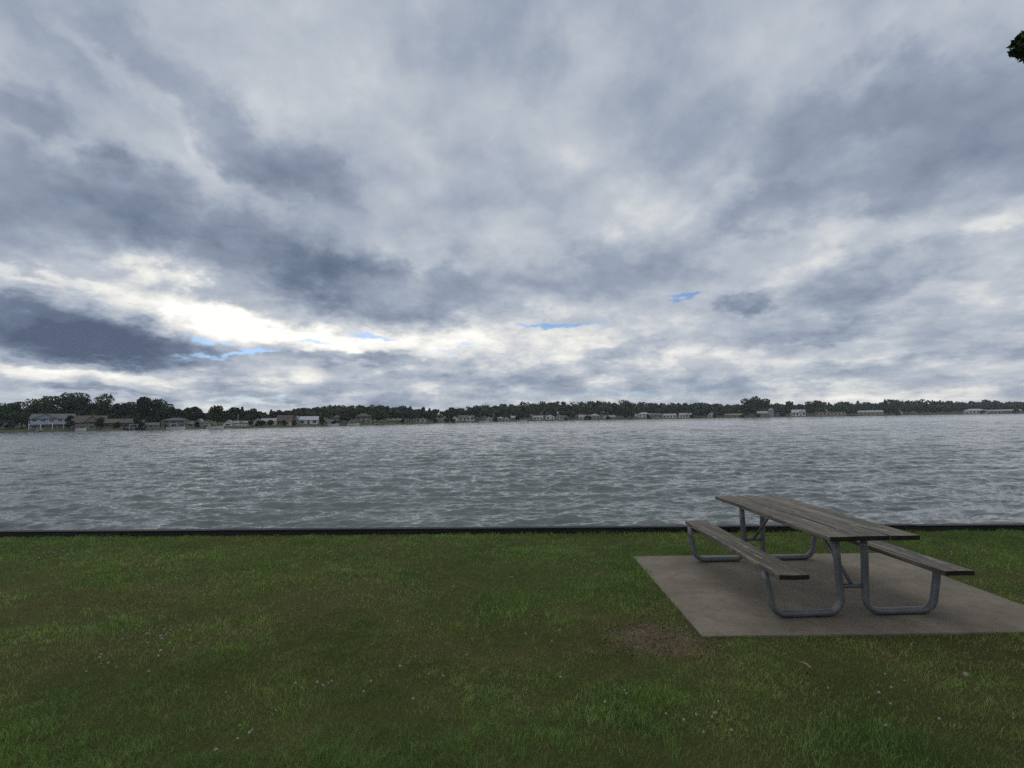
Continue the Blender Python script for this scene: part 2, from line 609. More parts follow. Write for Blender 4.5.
# ------------------------------------------------------------------ white clover flowers
m_petal = noisy_mat('clover_petals', (.30, .29, .24), (.52, .50, .44), 300, .8)
m_stem = noisy_mat('clover_stem', (.04, .08, .02), (.06, .10, .03), 40, .7)
ball = MB()
rr = random.Random(4)
for i in range(34):
    zz = 1 - 2 * (i + .5) / 34 * .86
    ph = i * 2.39996
    q = math.sqrt(max(0, 1 - zz * zz))
    d = Vector((q * math.cos(ph), q * math.sin(ph), zz))
    t = d.orthogonal().normalized() * .0028
    b2 = d.cross(t).normalized() * .0028
    p0, p1 = d * .0035, d * .0105 + Vector((0, 0, .0015))
    ball.add([p0 - t, p0 + b2, p0 + t, p1], [(0, 1, 3), (1, 2, 3), (2, 0, 3)])
flower_proto = None
spots = []
CL = [  # pixel clusters: (x, y, spread x, spread y, count, label place)
    (160, 641, 34, 9, 22, 'in the loose band of clover on the left of the lawn'),
    (95, 672, 16, 9, 6, 'in the small clover group at the lower left of the lawn'),
    (55, 556, 32, 9, 14, 'in the clover near the seawall at the left edge'),
    (118, 539, 22, 3, 6, 'close against the seawall on the left'),
    (235, 748, 22, 14, 5, 'at the bottom left of the lawn'),
    (325, 692, 10, 5, 4, 'beside the dark tuft left of the middle of the lawn'),
    (705, 727, 24, 14, 9, 'in the clover in front of the slab near the bottom'),
    (628, 704, 18, 10, 4, 'in the grass below the bare patch'),
    (885, 700, 40, 32, 7, 'in the grass in front of the picnic table'),
    (965, 555, 30, 8, 12, 'in the grass behind the right bench'),
    (480, 590, 130, 30, 8, 'scattered over the middle of the lawn'),
    (420, 660, 330, 60, 26, 'standing singly across the open lawn'),
    (300, 575, 70, 14, 6, 'scattered thinly between the middle and the seawall'),
]
for (px, py, sx_, sy_, cnt, where) in CL:
    for i in range(cnt):
        x_, y_ = px + rr.gauss(0, .55) * sx_, py + rr.gauss(0, .55) * sy_
        p = on_plane(x_, y_)
        if p.y > wall_y(p.x) - .06 or (PX0 - .03 < p.x < PX1 and PY0 - .03 < p.y < PY1): continue
        hh = rr.uniform(.045, .065)
        lab = 'white clover flower ' + where
        if flower_proto is None:
            o = ball.build('clover_flower', m_petal, None, True)
            st = MB().tube([(0, 0, -.06), (.003, 0, -.03), (0, 0, 0)], .0012, 5)
            s_ = st.build('stem', m_stem, o)
            flower_proto = o
        else:
            o = flower_proto.copy()
            COL.objects.link(o)
            s_ = flower_proto.children[0].copy()
            COL.objects.link(s_)
            s_.parent = o
        o.location = (p.x, p.y, float(lawn_z(p.x, p.y)) + hh)
        o.rotation_euler = (rr.uniform(-.4, .4), rr.uniform(-.4, .4), rr.uniform(0, 6))
        k = rr.uniform(.6, 1.05)
        o.scale = (k, k, k)
        tag(o, lab, 'clover flower', 'white clover flowers ' + where)

# two fallen leaves
m_leafdry = noisy_mat('dry_leaf', (.16, .13, .085), (.31, .27, .19), 30, .8)


def fallen_leaf(px, py, L, rz, label, z=.03):
    p = on_plane(px, py, z)
    vs, fs = [], []
    n = 9
    for i in range(n):
        t = i / (n - 1)
        wv = math.sin(math.pi * t ** .8) * .32 * L * (1 + .25 * (-1) ** i)
        zc = .18 * L * math.sin(t * 2.5)
        vs += [((t - .5) * L, -wv, zc + .12 * L), ((t - .5) * L, 0, zc), ((t - .5) * L, wv, zc + .10 * L)]
    for i in range(n - 1):
        a = i * 3
        fs += [(a, a + 1, a + 4, a + 3), (a + 1, a + 2, a + 5, a + 4)]
    o = MB().add(vs, fs).build('fallen_leaf', m_leafdry, None, True)
    sd_ = o.modifiers.new('thick', 'SOLIDIFY')
    sd_.thickness = .0012
    o.location = p
    o.rotation_euler = (.3, -.2, rz)
    tag(o, label, 'leaf')


fallen_leaf(805, 667, .085, 2.3, 'curled pale dry leaf lying in the grass in front of the slab')
fallen_leaf(966, 675, .045, .2, 'small pale leaf lying flat in the grass below the right bench')

# ------------------------------------------------------------------ picnic table
TT = PAD_Z + .76
near_c, far_c = on_plane(872, 535.6, TT), on_plane(743.5, 495.6, TT)
tdir = (far_c - near_c)
TL = tdir.length
tang = math.atan2(tdir.y, tdir.x) - math.pi / 2
tang_use = R(2.0)
print('table', near_c, far_c, TL, math.degrees(tang))
TL = far_c.y - near_c.y
tc = near_c + Vector((-math.sin(tang_use), math.cos(tang_use), 0)) * TL / 2
tbl = empty('picnic_table', (tc.x + .02, tc.y, PAD_Z), tang_use,
            'weathered wooden picnic table with attached benches on bent grey steel tube legs on the slab', 'picnic table')
H2 = TL / 2

m_wood, nt_, b_ = new_mat('weathered_planks')
g = NT(nt_)
tcn = g.n('ShaderNodeTexCoord').outputs['Object']
oi = g.n('ShaderNodeNewGeometry')
rnd = oi.outputs['Random Per Island']
off = g.vmath('SCALE', (3.1, 7.7, 1.3), scale=rnd)
cw = g.vmath('ADD', tcn, g.vmath('SCALE', off, scale=9.0))
gr = g.noise(g.vmath('MULTIPLY', cw, (22, .9, 16)), 1.0, 7, .68, .5).outputs[0]
bl_ = g.noise(g.vmath('MULTIPLY', cw, (6, 1.8, 6)), 1.0, 5, .6).outputs[0]
fl = g.noise(g.vmath('MULTIPLY', cw, (16, 5, 8)), 1.0, 6, .7).outputs[0]
c = g.ramp(gr, [(.33, (.033, .028, .022)), (.5, (.102, .089, .072)), (.66, (.225, .204, .170))])
c = g.mix(g.maprange(bl_, .45, .7, 0, .7), c, (.06, .058, .045))
c = g.mix(g.maprange(fl, .56, .64, 0, .6), c, (.30, .27, .22))
g.link(c, b_.inputs['Base Color'])
b_.inputs['Roughness'].default_value = .72
b_.inputs['Specular IOR Level'].default_value = .32
bp = g.n('ShaderNodeBump', ins={'Strength': .55, 'Distance': .004, 'Height': gr})
g.link(bp.outputs[0], b_.inputs['Normal'])

m_steel = noisy_mat('galvanised_steel', (.125, .135, .148), (.20, .210, .224), 7, .5, 6, .12, 40, None, .5, .35)
m_bolt = noisy_mat('bolt_steel', (.25, .26, .28), (.38, .39, .41), 20, .45, 3, 0, None, None, .5, .7)


m_end = noisy_mat('plank_end_grain', (.014, .012, .010), (.035, .030, .025), 30, .9)


def plank(mb, x0, x1, y0, y1, zt, th, seed):
    """a slightly bowed board, split along its length so that it can warp"""
    q = random.Random(seed)
    n = 12
    vs, fs = [], []
    cup = q.uniform(-.004, .006)
    tw = q.uniform(-.006, .006)
    ph = q.uniform(0, 6)
    e0, e1 = q.uniform(-.012, .012), q.uniform(-.012, .012)
    for i in range(n + 1):
        t = i / n
        y = (y0 + e0) * (1 - t) + (y1 + e1) * t
        w_ = .003 * math.sin(t * 5 + ph)
        for (xx, zz) in ((x0, 0), ((x0 + x1) / 2, -cup), (x1, 0)):
            d = (xx - (x0 + x1) / 2) / (x1 - x0)
            z = zt + zz + w_ + tw * d * (2 * t - 1)
            vs.append((xx, y, z))
        for (xx, zz) in ((x1, 0), ((x0 + x1) / 2, -cup), (x0, 0)):
            d = (xx - (x0 + x1) / 2) / (x1 - x0)
            z = zt + zz + w_ + tw * d * (2 * t - 1) - th
            vs.append((xx, y, z))
    for i in range(n):
        for k in range(6):
            a, b = i * 6 + k, i * 6 + (k + 1) % 6
            fs.append((a, a + 6, b + 6, b))
    fs.append((0, 1, 2, 3, 4, 5))
    fs.append(tuple(n * 6 + k for k in (5, 4, 3, 2, 1, 0)))
    mb.add(vs, fs)


def end_grain(o):
    o.data.materials.append(m_end)
    for p in o.data.polygons:
        if len(p.vertices) == 6:
            p.material_index = 1
    return o


TW = .77
top = MB()
bw = (TW - .02) / 3
for i in range(3):
    x0 = -TW / 2 + i * (bw + .01)
    plank(top, x0, x0 + bw, -H2, H2, .76, .040, 10 + i)
end_grain(top.build('tabletop', m_wood, tbl, bevel=.004))
BX = .83       # outer edge of a bench from the middle line
for s in (-1, 1):
    bmb = MB()
    x0, x1 = sorted((s * (BX - .255), s * BX))
    plank(bmb, x0, x1, -H2 - .01, H2 + (.01 if s < 0 else -.05), .46, .040, 20 + s)
    if s < 0:      # this seat sits slightly askew on its posts
        bmb.v = [(vx + .055 * (vy + H2) / (2 * H2), vy, vz) for vx, vy, vz in bmb.v]
    end_grain(bmb.build('bench_seat', m_wood, tbl, bevel=.004))

YF = []
for (px, py) in ((800, 614.5), (725, 558.5)):
    q = on_plane(px, py, PAD_Z)
    YF.append(q)
fy_n = -H2 + .30
fy_f = H2 - .16
RT = .0305


def arc(cx, cz, r_, a0, a1, n=8):
    return [(cx + r_ * math.cos(R(a0 + (a1 - a0) * i / n)), cz + r_ * math.sin(R(a0 + (a1 - a0) * i / n))) for i in range(n + 1)]


for fy in (fy_n, fy_f):
    inw = 1 if fy < 0 else -1
    for s in (-1, 1):
        xi0, xi1 = .130, .112        # inner post: top, bottom
        xo0, xo1 = .780, .750        # outer post under the bench: top, bottom
        rb = .12
        zb = RT
        prof = [(xi0, .716), (xi0 - .004, .50), (xi1 + .0, zb + rb + .02)]
        prof += arc(xi1 + rb, zb + rb, rb, 180, 270)
        prof += arc(xo1 - rb - .01, zb + rb, rb, 270, 355)
        prof += [(xo0 - .005, .32), (xo0, .416)]
        pts = [(s * a, fy, b) for a, b in prof]
        leg = MB().tube(pts, RT, 14).build('leg', m_steel, tbl, True)
        # collar round the inner post
        if s == 1 and fy < 0:
            MB().tube([(s * .1285, fy, .60), (s * .128, fy, .622)], RT + .004, 14).build('collar', m_bolt, leg, True)
        # flat plates that carry the boards
        MB().box(s * .715 - .06, s * .715 + .09, fy - .022, fy + .022, .410, .4185).build('seat_plate', m_steel, leg)
    MB().box(-.36, .36, fy - .02, fy + .02, .708, .7175).build('top_plate', m_steel, tbl)
    MB().tube([(-.12, fy, .255), (.12, fy, .255)], .019, 10).build('crossbar', m_steel, tbl, True)
    MB().tube([(0, fy + inw * .015, .270), (0, fy + inw * .50, .712)], .016, 10).build('brace', m_steel, tbl, True)
bolts = MB()
for fy in (fy_n, fy_f):
    for x in (-.30, -.18, -.06, .06, .18, .30):
        bolts.tube([(x, fy, .752), (x, fy, .7615)], .008, 8)
bolts.build('bolts', m_steel, tbl)

# ------------------------------------------------------------------ lake
m_water, nt_, b_ = new_mat('lake_water')
g = NT(nt_)
co = g.n('ShaderNodeTexCoord').outputs['Object']
b_.inputs['Base Color'].default_value = (.084, .108, .110, 1)
b_.inputs['Roughness'].default_value = .12
b_.inputs['IOR'].default_value = 1.333
b_.inputs['Specular IOR Level'].default_value = .5
ca = g.noise(g.vmath('MULTIPLY', co, (.55, 1.0, 1)), 8.0, 4, .65).outputs[1]
cb = g.noise(g.vmath('MULTIPLY', co, (.45, 1.0, 1)), .9, 4, .6).outputs[1]
cg = g.noise(co, .045, 3, .5).outputs[0]
pert = g.vmath('ADD', g.vmath('MULTIPLY', g.vmath('SUBTRACT', ca, (.5, .5, .5)), (.8, 1.2, 0)),
               g.vmath('MULTIPLY', g.vmath('SUBTRACT', cb, (.5, .5, .5)), (.5, 1.15, 0)))
cf = g.noise(g.vmath('MULTIPLY', co, (.4, 1.0, 1)), .22, 4, .65).outputs[1]
pert = g.vmath('ADD', pert, g.vmath('MULTIPLY', g.vmath('SUBTRACT', cf, (.5, .5, .5)), (.25, .55, 0)))
pert = g.vmath('SCALE', pert, scale=g.maprange(cg, .3, .7, .65, 1.2))
nn = g.vmath('NORMALIZE', g.vmath('ADD', g.n('ShaderNodeNewGeometry').outputs['Normal'], pert))
g.link(nn, b_.inputs['Normal'])
rowsZ = np.geomspace(6.9, 760, 1400)
colsT = np.linspace(-1.65, 1.65, 1500)
Zg, Tg = np.meshgrid(rowsZ, colsT, indexing='ij')
Xg = Zg * Tg
hgt = np.zeros_like(Xg)
rw = np.random.default_rng(12)
cell = Zg * .0034
env = .65 + .7 * fbm(Xg * .05 + 40, Zg * .08 + 40, 90, 3)
for i in range(125):
    lam = .15 * (1.25 / .15) ** (rw.random() ** 1.1) if i < 100 else rw.uniform(1.2, 3.2)
    th = R(78) + rw.normal(0, R(23))      # direction of travel, towards the right and the far side
    kx, ky = math.cos(th) * 2 * math.pi / lam, -math.sin(th) * 2 * math.pi / lam
    a_ = (.0057 if i < 100 else .0042) * lam
    phs = kx * Xg + ky * Zg + rw.random() * 6.28
    sw_ = (np.sin(phs) + 1) / 2
    wv_ = 2 * (sw_ ** 1.5) - 1
    fade = np.clip((lam / cell - 2.2) / 2.2, 0, 1)
    hgt += a_ * wv_ * fade
hgt *= env
# the lake edge is at the seawall
Yw = Zg
co_ = np.stack([Xg, Yw, WATER_Z + hgt], -1).reshape(-1, 3)
nr, nc = Zg.shape
idx = np.arange(nr * nc).reshape(nr, nc)
quads = np.stack([idx[:-1, :-1], idx[:-1, 1:], idx[1:, 1:], idx[1:, :-1]], -1).reshape(-1, 4)
tag(quads_mesh('water', co_, quads, m_water, True), kind='structure')

# ------------------------------------------------------------------ far shore terrain
SH = [(-900, 150), (-420, 170), (-230, 196), (-160, 202), (-120, 222), (-90, 268), (-70, 300), (-30, 380), (30, 440), (140, 480),
      (330, 530), (560, 575), (900, 560), (1300, 480)]
SHX = np.array([a for a, b in SH], float)
SHY = np.array([b for a, b in SH], float)


def shore_y(x):
    return float(np.interp(x, SHX, SHY))


def shore_at(px):
    """shore point on the sight line of a picture column"""
    d = ray(px, 418)
    lo, hi = 100.0, 700.0
    for _ in range(50):
        mid = (lo + hi) / 2
        if mid < shore_y(d.x / d.y * mid): lo = mid
        else: hi = mid
    return lo * d.x / d.y, lo


PROF = [(-3, WATER_Z - .4), (0, WATER_Z + .05), (1.2, WATER_Z + .55), (6, -.1), (20, .5), (60, 1.5), (160, 5), (420, 9), (900, 9)]


def shore_z(x, y):
    return float(np.interp(y - shore_y(x), [p[0] for p in PROF], [p[1] for p in PROF]))


m_bank = noisy_mat('far_bank', (.040, .055, .020), (.075, .078, .035), .15, .95, 6)
xs = np.concatenate([np.linspace(-900, -300, 30), np.linspace(-295, 700, 240), np.linspace(720, 1300, 20)])
co_ = []
for (d, z) in PROF:
    for x in xs:
        jig = (vnoise(np.array([x * .08 + 300]), np.array([d * .1 + 9.0]), 2)[0] - .5) * (2 if d < 20 else 0)
        co_.append((x, shore_y(x) + d + jig, z))
nx = len(xs)
idx = np.arange(len(PROF) * nx).reshape(len(PROF), nx)
quads = np.stack([idx[:-1, :-1], idx[:-1, 1:], idx[1:, 1:], idx[1:, :-1]], -1).reshape(-1, 4)
tag(quads_mesh('terrain', np.array(co_), quads, m_bank, True), kind='structure')

# ------------------------------------------------------------------ foliage
def leaf_mat(name, c1, c2):
    m, nt, b = new_mat(name)
    g = NT(nt)
    gm = g.n('ShaderNodeNewGeometry')
    nz = g.noise(g.n('ShaderNodeTexCoord').outputs['Object'], .5, 4, .6).outputs[0]
    f = g.math('ADD', g.math('MULTIPLY', nz, .7), g.math('MULTIPLY', gm.outputs['Random Per Island'], .35))
    g.link(g.ramp(f, [(.25, c1), (.75, c2)]), b.inputs['Base Color'])
    b.inputs['Roughness'].default_value = .7
    b.inputs['Specular IOR Level'].default_value = .2
    return m


M_LEAF = [leaf_mat('dark_leaves', (.016, .029, .010), (.038, .058, .018)),
          leaf_mat('green_leaves', (.024, .043, .012), (.052, .078, .022)),
          leaf_mat('needles', (.014, .026, .015), (.032, .048, .024))]
m_bark = noisy_mat('bark', (.04, .032, .025), (.09, .075, .06), 3, .95, 5, .6, 12, (3, 3, .6))


def leaf_cards(centres, size, r, flat=.0):
    n = len(centres)
    a = r.normal(size=(n, 3))
    a[:, 2] *= 1 - flat
    a /= np.linalg.norm(a, axis=1)[:, None]
    b = r.normal(size=(n, 3))
    b -= (a * b).sum(1)[:, None] * a
    b /= np.linalg.norm(b, axis=1)[:, None]
    s = (size * (.6 + .8 * r.random(n)))[:, None]
    a, b = a * s, b * s * .7
    V = np.stack([centres - a, centres + b * .9, centres + a, centres - b], 1)
    return V.reshape(-1, 3)


def crown_points(kind, h, w, n, r):
    """leaf positions for a crown: h total tree height, w crown width"""
    if kind == 'conifer':
        t = r.random(n) ** .75
        z = h * (.10 + .90 * t)
        tier = .70 + .30 * np.sin(t * 40 + r.random() * 6)
        rad = (w / 2) * (1 - t) ** .85 * tier * np.sqrt(r.random(n)) ** .6 + .1
        a = r.random(n) * 2 * np.pi
        return np.stack([np.cos(a) * rad, np.sin(a) * rad, z - rad * .15], 1)
    m = {'round': 13, 'broad': 18, 'tall': 15, 'bush': 8}[kind]
    zb = {'round': .22, 'broad': .26, 'tall': .18, 'bush': .02}[kind]
    ctr, rad = [], []
    for i in range(m):
        z = zb + (1 - zb) * (.15 + .72 * r.random())
        tz = (z - zb) / (1 - zb)
        env = {'round': math.sqrt(max(.05, 1 - (2 * tz - .9) ** 2)), 'broad': .55 + .5 * math.sin(tz * 2.7),
               'tall': 1.0 - .55 * tz, 'bush': 1 - .5 * tz}[kind]
        a = r.random() * 6.28
        q = (w / 2) * env * .78 * math.sqrt(r.random())
        ctr.append((math.cos(a) * q, math.sin(a) * q, z * h))
        rad.append(min(w, h) * (.13 + .11 * r.random()))
    ctr, rad = np.array(ctr), np.array(rad)
    which = r.choice(m, n, p=rad ** 2 / (rad ** 2).sum())
    d = r.normal(size=(n, 3))
    d /= np.linalg.norm(d, axis=1)[:, None]
    rr_ = rad[which] * (.35 + .72 * r.random(n) ** .5)
    p = ctr[which] + d * rr_[:, None] * np.array([1.1, 1.1, .8])
    p[:, 2] = np.minimum(p[:, 2], h)
    return p


def tree(name, px, base_dy, top_y, w_px, kind, mat, label, group=None, back=12.0, n=1500):
    """a far tree: picture column, distance behind the shoreline, top row and crown width give its size"""
    sx_, sy_ = shore_at(px)
    k = (sy_ + back) / sy_
    x, y = sx_ * k, sy_ + back
    z = shore_z(x, y) - .1
    d = ray(px, top_y)
    topz = CAM_Z + d.z / d.y * y
    h = max(2.5, topz - z)
    wm = w_px / F * y * 1.05
    seed = int(px * 7 + top_y * 131) & 0xffff
    r = np.random.default_rng(seed)
    root = empty(name, (x, y, z), 0, label, 'bush' if kind == 'bush' else 'tree', group)
    P_ = crown_points(kind, h, wm, int(n * 1.7) if px < 200 else n, r)
    V = leaf_cards(P_, max(.40, .0018 * y), r)
    quads_mesh('crown', V, np.arange(len(V)).reshape(-1, 4), mat, False, root)
    t = MB()
    hh_ = h * (.95 if kind == 'conifer' else .7)
    t.tube([(0, 0, -.3), (.05 * h * .2, 0, hh_ * .5), (0, .1, hh_)], [h * .022 + .05, h * .015 + .03, .04], 7)
    if kind not in ('conifer', 'bush'):
        for i in range(5):
            a = r.random() * 6.28
            z0 = h * (.25 + .3 * r.random())
            q = wm * .34
            t.tube([(0, 0, z0), (math.cos(a) * q * .5, math.sin(a) * q * .5, z0 + h * .13),
                    (math.cos(a) * q, math.sin(a) * q, z0 + h * .3)], [h * .010, h * .006, .03], 5)
    t.build('trunk', m_bark, root, True)
    return root


LF, GF, NF = M_LEAF
TREES = [
    # name, px, top_y, w_px, kind, mat, label, back, n
    ('broadleaf_tree', -14, 402, 40, 'broad', LF, 'dark spreading tree cut off by the left picture edge', 14, 1500),
    ('broadleaf_tree', 22, 399, 36, 'broad', GF, 'wide dark tree at the far left just beside the blue grey house', 14, 2200),
    ('shore_bush', 10, 416, 26, 'bush', LF, 'low dark bush under the wide tree at the far left', 8, 900),
    ('shore_bush', 30, 419, 14, 'bush', LF, 'small dark bush against the left wall of the blue grey house', 9, 700),
    ('shore_bush', 70.5, 415, 9, 'bush', LF, 'dark shrub filling the gap between the blue grey house and the brown gabled house', 3, 700),
    ('shore_bush', 101, 417.5, 9, 'bush', LF, 'dark shrub between the brown gabled house and the long low house', 3, 700),
    ('shore_bush', 117, 422.5, 8, 'bush', GF, 'low shrub in front of the middle of the long low house', 3, 500),
    ('shore_bush', 139, 416, 11, 'bush', LF, 'dark tall shrub at the right end of the long low house', 3, 800),
    ('shore_bush', 198, 422, 6, 'bush', LF, 'small shrub in front of the double gabled pair', 3, 400),
    ('broadleaf_tree', 62, 397, 34, 'broad', LF, 'big open topped tree rising behind the blue grey house', 34, 2200),
    ('broadleaf_tree', 86, 393, 44, 'broad', LF, 'tallest broad tree with open crown behind the brown gabled house', 36, 2800),
    ('broadleaf_tree', 104, 402, 30, 'round', GF, 'round tree behind the right end of the brown gabled house', 32, 1500),
    ('conifer_tree', 121, 397, 20, 'tall', NF, 'ragged pointed evergreen above the long low house', 34, 1700),
    ('broadleaf_tree', 130, 402, 26, 'round', LF, 'dense dark tree between the ragged evergreen and the tall evergreen', 36, 1600),
    ('conifer_tree', 146, 394, 19, 'tall', NF, 'tall pointed evergreen standing highest right of the long low house', 22, 2300),
    ('broadleaf_tree', 158, 399, 24, 'round', LF, 'dark rounded tree just right of the tall evergreen', 22, 1700),
    ('broadleaf_tree', 150, 414, 26, 'bush', LF, 'thick low dark tree at the foot of the tall evergreen', 14, 1300),
    ('broadleaf_tree', 176, 408, 22, 'round', LF, 'lower dark tree behind the pale columned house', 34, 1400),
    ('broadleaf_tree', 190, 407, 26, 'round', GF, 'mid height round tree behind the low grey house', 34, 1500),
    ('broadleaf_tree', 206, 413, 16, 'round', LF, 'small dark tree in the dip of the treeline over the double gabled house', 34, 900),
    ('broadleaf_tree', 217, 406, 17, 'tall', LF, 'dark pyramid shaped tree standing over the white moored boat', 16, 1700),
    ('broadleaf_tree', 236, 408, 24, 'round', LF, 'dark tree behind the white twin garage house', 34, 1300),
    ('broadleaf_tree', 255, 409, 22, 'round', LF, 'dark tree behind the narrow white gable cottage', 34, 1200),
    ('conifer_tree', 242, 407, 8, 'conifer', NF, 'thin spiky evergreen just left of the flagpole top', 40, 700),
    ('conifer_tree', 271, 410, 7, 'conifer', NF, 'thin spiky evergreen in the gap of the treeline over the grey roofed cottage', 42, 600),
    ('broadleaf_tree', 278, 409, 16, 'round', LF, 'round dark tree directly left of the brown barn roof', 34, 1100),
    ('shore_bush', 270, 419, 8, 'bush', LF, 'low bush between the grey roofed cottage and the brown barn roof', 6, 500),
    ('shore_bush', 321, 417, 9, 'bush', LF, 'dark bush right beside the bright metal roofed house', 7, 500),
    ('broadleaf_tree', 346, 413, 12, 'round', GF, 'small green tree between the brown two storey house and the beige villa', 9, 800),
    ('broadleaf_tree', 378, 411, 16, 'round', GF, 'green tree just right of the beige villa', 12, 1000),
    ('broadleaf_tree', 409, 411, 15, 'round', LF, 'dark green tree left of the flat pale boathouse', 12, 1000),
    ('broadleaf_tree', 429, 413, 16, 'round', LF, 'dark round tree right of the flat pale boathouse', 10, 900),
    ('broadleaf_tree', 450, 407, 15, 'round', GF, 'green domed tree where the near treeline steps down to the far hill', 28, 1000),
    ('broadleaf_tree', 478, 408, 18, 'round', GF, 'rounded green tree right of the long many gabled house', 12, 1100),
    ('broadleaf_tree', 523, 412, 16, 'round', LF, 'dark tree standing between the row of small cottages and the three white bungalows', 10, 900),
    ('broadleaf_tree', 570, 411, 14, 'round', GF, 'dark tree to the right of the three white bungalows', 12, 900),
    ('broadleaf_tree', 627, 411, 18, 'round', LF, 'dull green tree among the small cottages left of the large white villa', 12, 900),
    ('broadleaf_tree', 697, 411, 14, 'round', LF, 'dark bushy tree right of the white lodge', 10, 900),
    ('broadleaf_tree', 719, 411, 12, 'round', LF, 'dark tree between the small white gable and the long brown roof', 12, 700),
    ('broadleaf_tree', 756, 396.5, 27, 'broad', LF, 'tall open crowned tree standing out above the right hand treeline', 40, 2600),
    ('broadleaf_tree', 748, 405, 18, 'round', LF, 'dense lower tree at the left foot of the tall open crowned tree', 14, 1100),
    ('broadleaf_tree', 791, 400.5, 9, 'round', LF, 'small tree top rising just right of the tower house', 44, 700),
    ('broadleaf_tree', 815, 401, 16, 'round', LF, 'rounded tree top above the white roofed house on the right', 46, 900),
    ('broadleaf_tree', 850, 409, 18, 'round', LF, 'dark tree left of the long pale hall on the right', 10, 800),
    ('conifer_tree', 886, 400, 8, 'conifer', NF, 'pointed tree above the right end of the long pale hall', 40, 600),
    ('broadleaf_tree', 892, 408, 14, 'round', LF, 'dark tree between the long pale hall and the tiny pale cabin', 10, 700),
]
for (nm, px, ty, wp, kd, mt, lab, back, n) in TREES:
    tree(nm, px, 0, ty, wp, kd, mt, lab, 'trees and bushes on the far shore', back, n)

# the wooded rise behind: far-off wood that reads as one mass
TOPL = [(-260, 404), (-60, 407), (0, 409), (60, 408), (170, 411), (205, 415), (225, 411), (260, 411), (276, 414), (300, 408), (330, 406), (380, 405.5), (428, 408), (438, 412),
        (448, 409), (480, 406), (520, 404), (545, 402), (600, 401.5), (660, 403), (700, 403.5), (740, 405), (780, 404), (830, 402.5), (870, 402.5),
        (910, 400.5), (960, 402), (1030, 401.5), (1200, 398), (1500, 396)]
tx, ty = np.array([a for a, b in TOPL]), np.array([b for a, b in TOPL])
V_all = []
r = np.random.default_rng(77)
for row, (back0, drop) in enumerate([(26, 4.5), (55, 2.6), (95, .9), (130, .0)]):
    px = -230.0
    while px < 1420:
        step = r.uniform(5, 10) * (1.0 if row else .9)
        px += step
        sx_, sy_ = shore_at(px)
        back = back0 + r.uniform(-8, 14)
        x, y = sx_ * (sy_ + back) / sy_, sy_ + back
        ytop = np.interp(px, tx, ty) + drop + r.normal(0, .75) + (r.random() < .12) * -1.2
        d = ray(px, ytop)
        z = shore_z(x, y)
        h = CAM_Z + d.z / d.y * y - z
        if h < 3.5: continue
        kind = 'conifer' if r.random() < .12 else ('tall' if r.random() < .3 else 'round')
        wm = (r.uniform(9, 17) if kind != 'conifer' else 7) / F * y
        n = 330 if row in (0, 3) else 260
        P_ = crown_points(kind, h, wm, n, r) + np.array([x, y, z])
        V_all.append(leaf_cards(P_, .0020 * y, r))
V = np.concatenate(V_all)
m_wood_far = leaf_mat('wood_leaves', (.018, .030, .012), (.060, .080, .028))
m_wood_far.node_tree.nodes['Noise Texture'].inputs['Scale'].default_value = .09
tag(quads_mesh('far_wood', V, np.arange(len(V)).reshape(-1, 4), m_wood_far),
    'dense dark wood covering the low rise behind the far shore houses', 'woodland', kind='stuff')

# ------------------------------------------------------------------ houses
PAL = {
    'white': ((.56, .56, .55), (.70, .70, .68)), 'cream': ((.42, .39, .31), (.54, .50, .41)),
    'beige': ((.30, .26, .20), (.40, .35, .28)), 'tan': ((.16, .145, .122), (.23, .205, .172)),
    'grey': ((.22, .23, .24), (.31, .32, .33)), 'bluegrey': ((.19, .25, .34), (.25, .32, .42)), 'brightwhite': ((.68, .69, .70), (.78, .79, .79)),
    'brown': ((.058, .049, .043), (.10, .086, .076)), 'darkgrey': ((.07, .072, .078), (.12, .12, .125)),
    'metal': ((.30, .32, .35), (.42, .44, .47)), 'palegrey': ((.22, .23, .24), (.32, .33, .34)),
    'redbrown': ((.072, .052, .046), (.11, .08, .07)), 'glass': ((.02, .025, .03), (.05, .055, .065)),
    'black': ((.02, .02, .022), (.04, .04, .045)), 'yellow': ((.45, .40, .24), (.55, .50, .32)),
    'navy': ((.02, .03, .07), (.04, .05, .11)), 'red': ((.25, .03, .03), (.35, .05, .04)),
}
MC = {}


def M(k):
    if k not in MC:
        a, b = PAL[k]
        MC[k] = noisy_mat('paint_' + k if k != 'glass' else 'window_glass', a, b, 1.5, .15 if k == 'glass' else .75, 5)
    return MC[k]


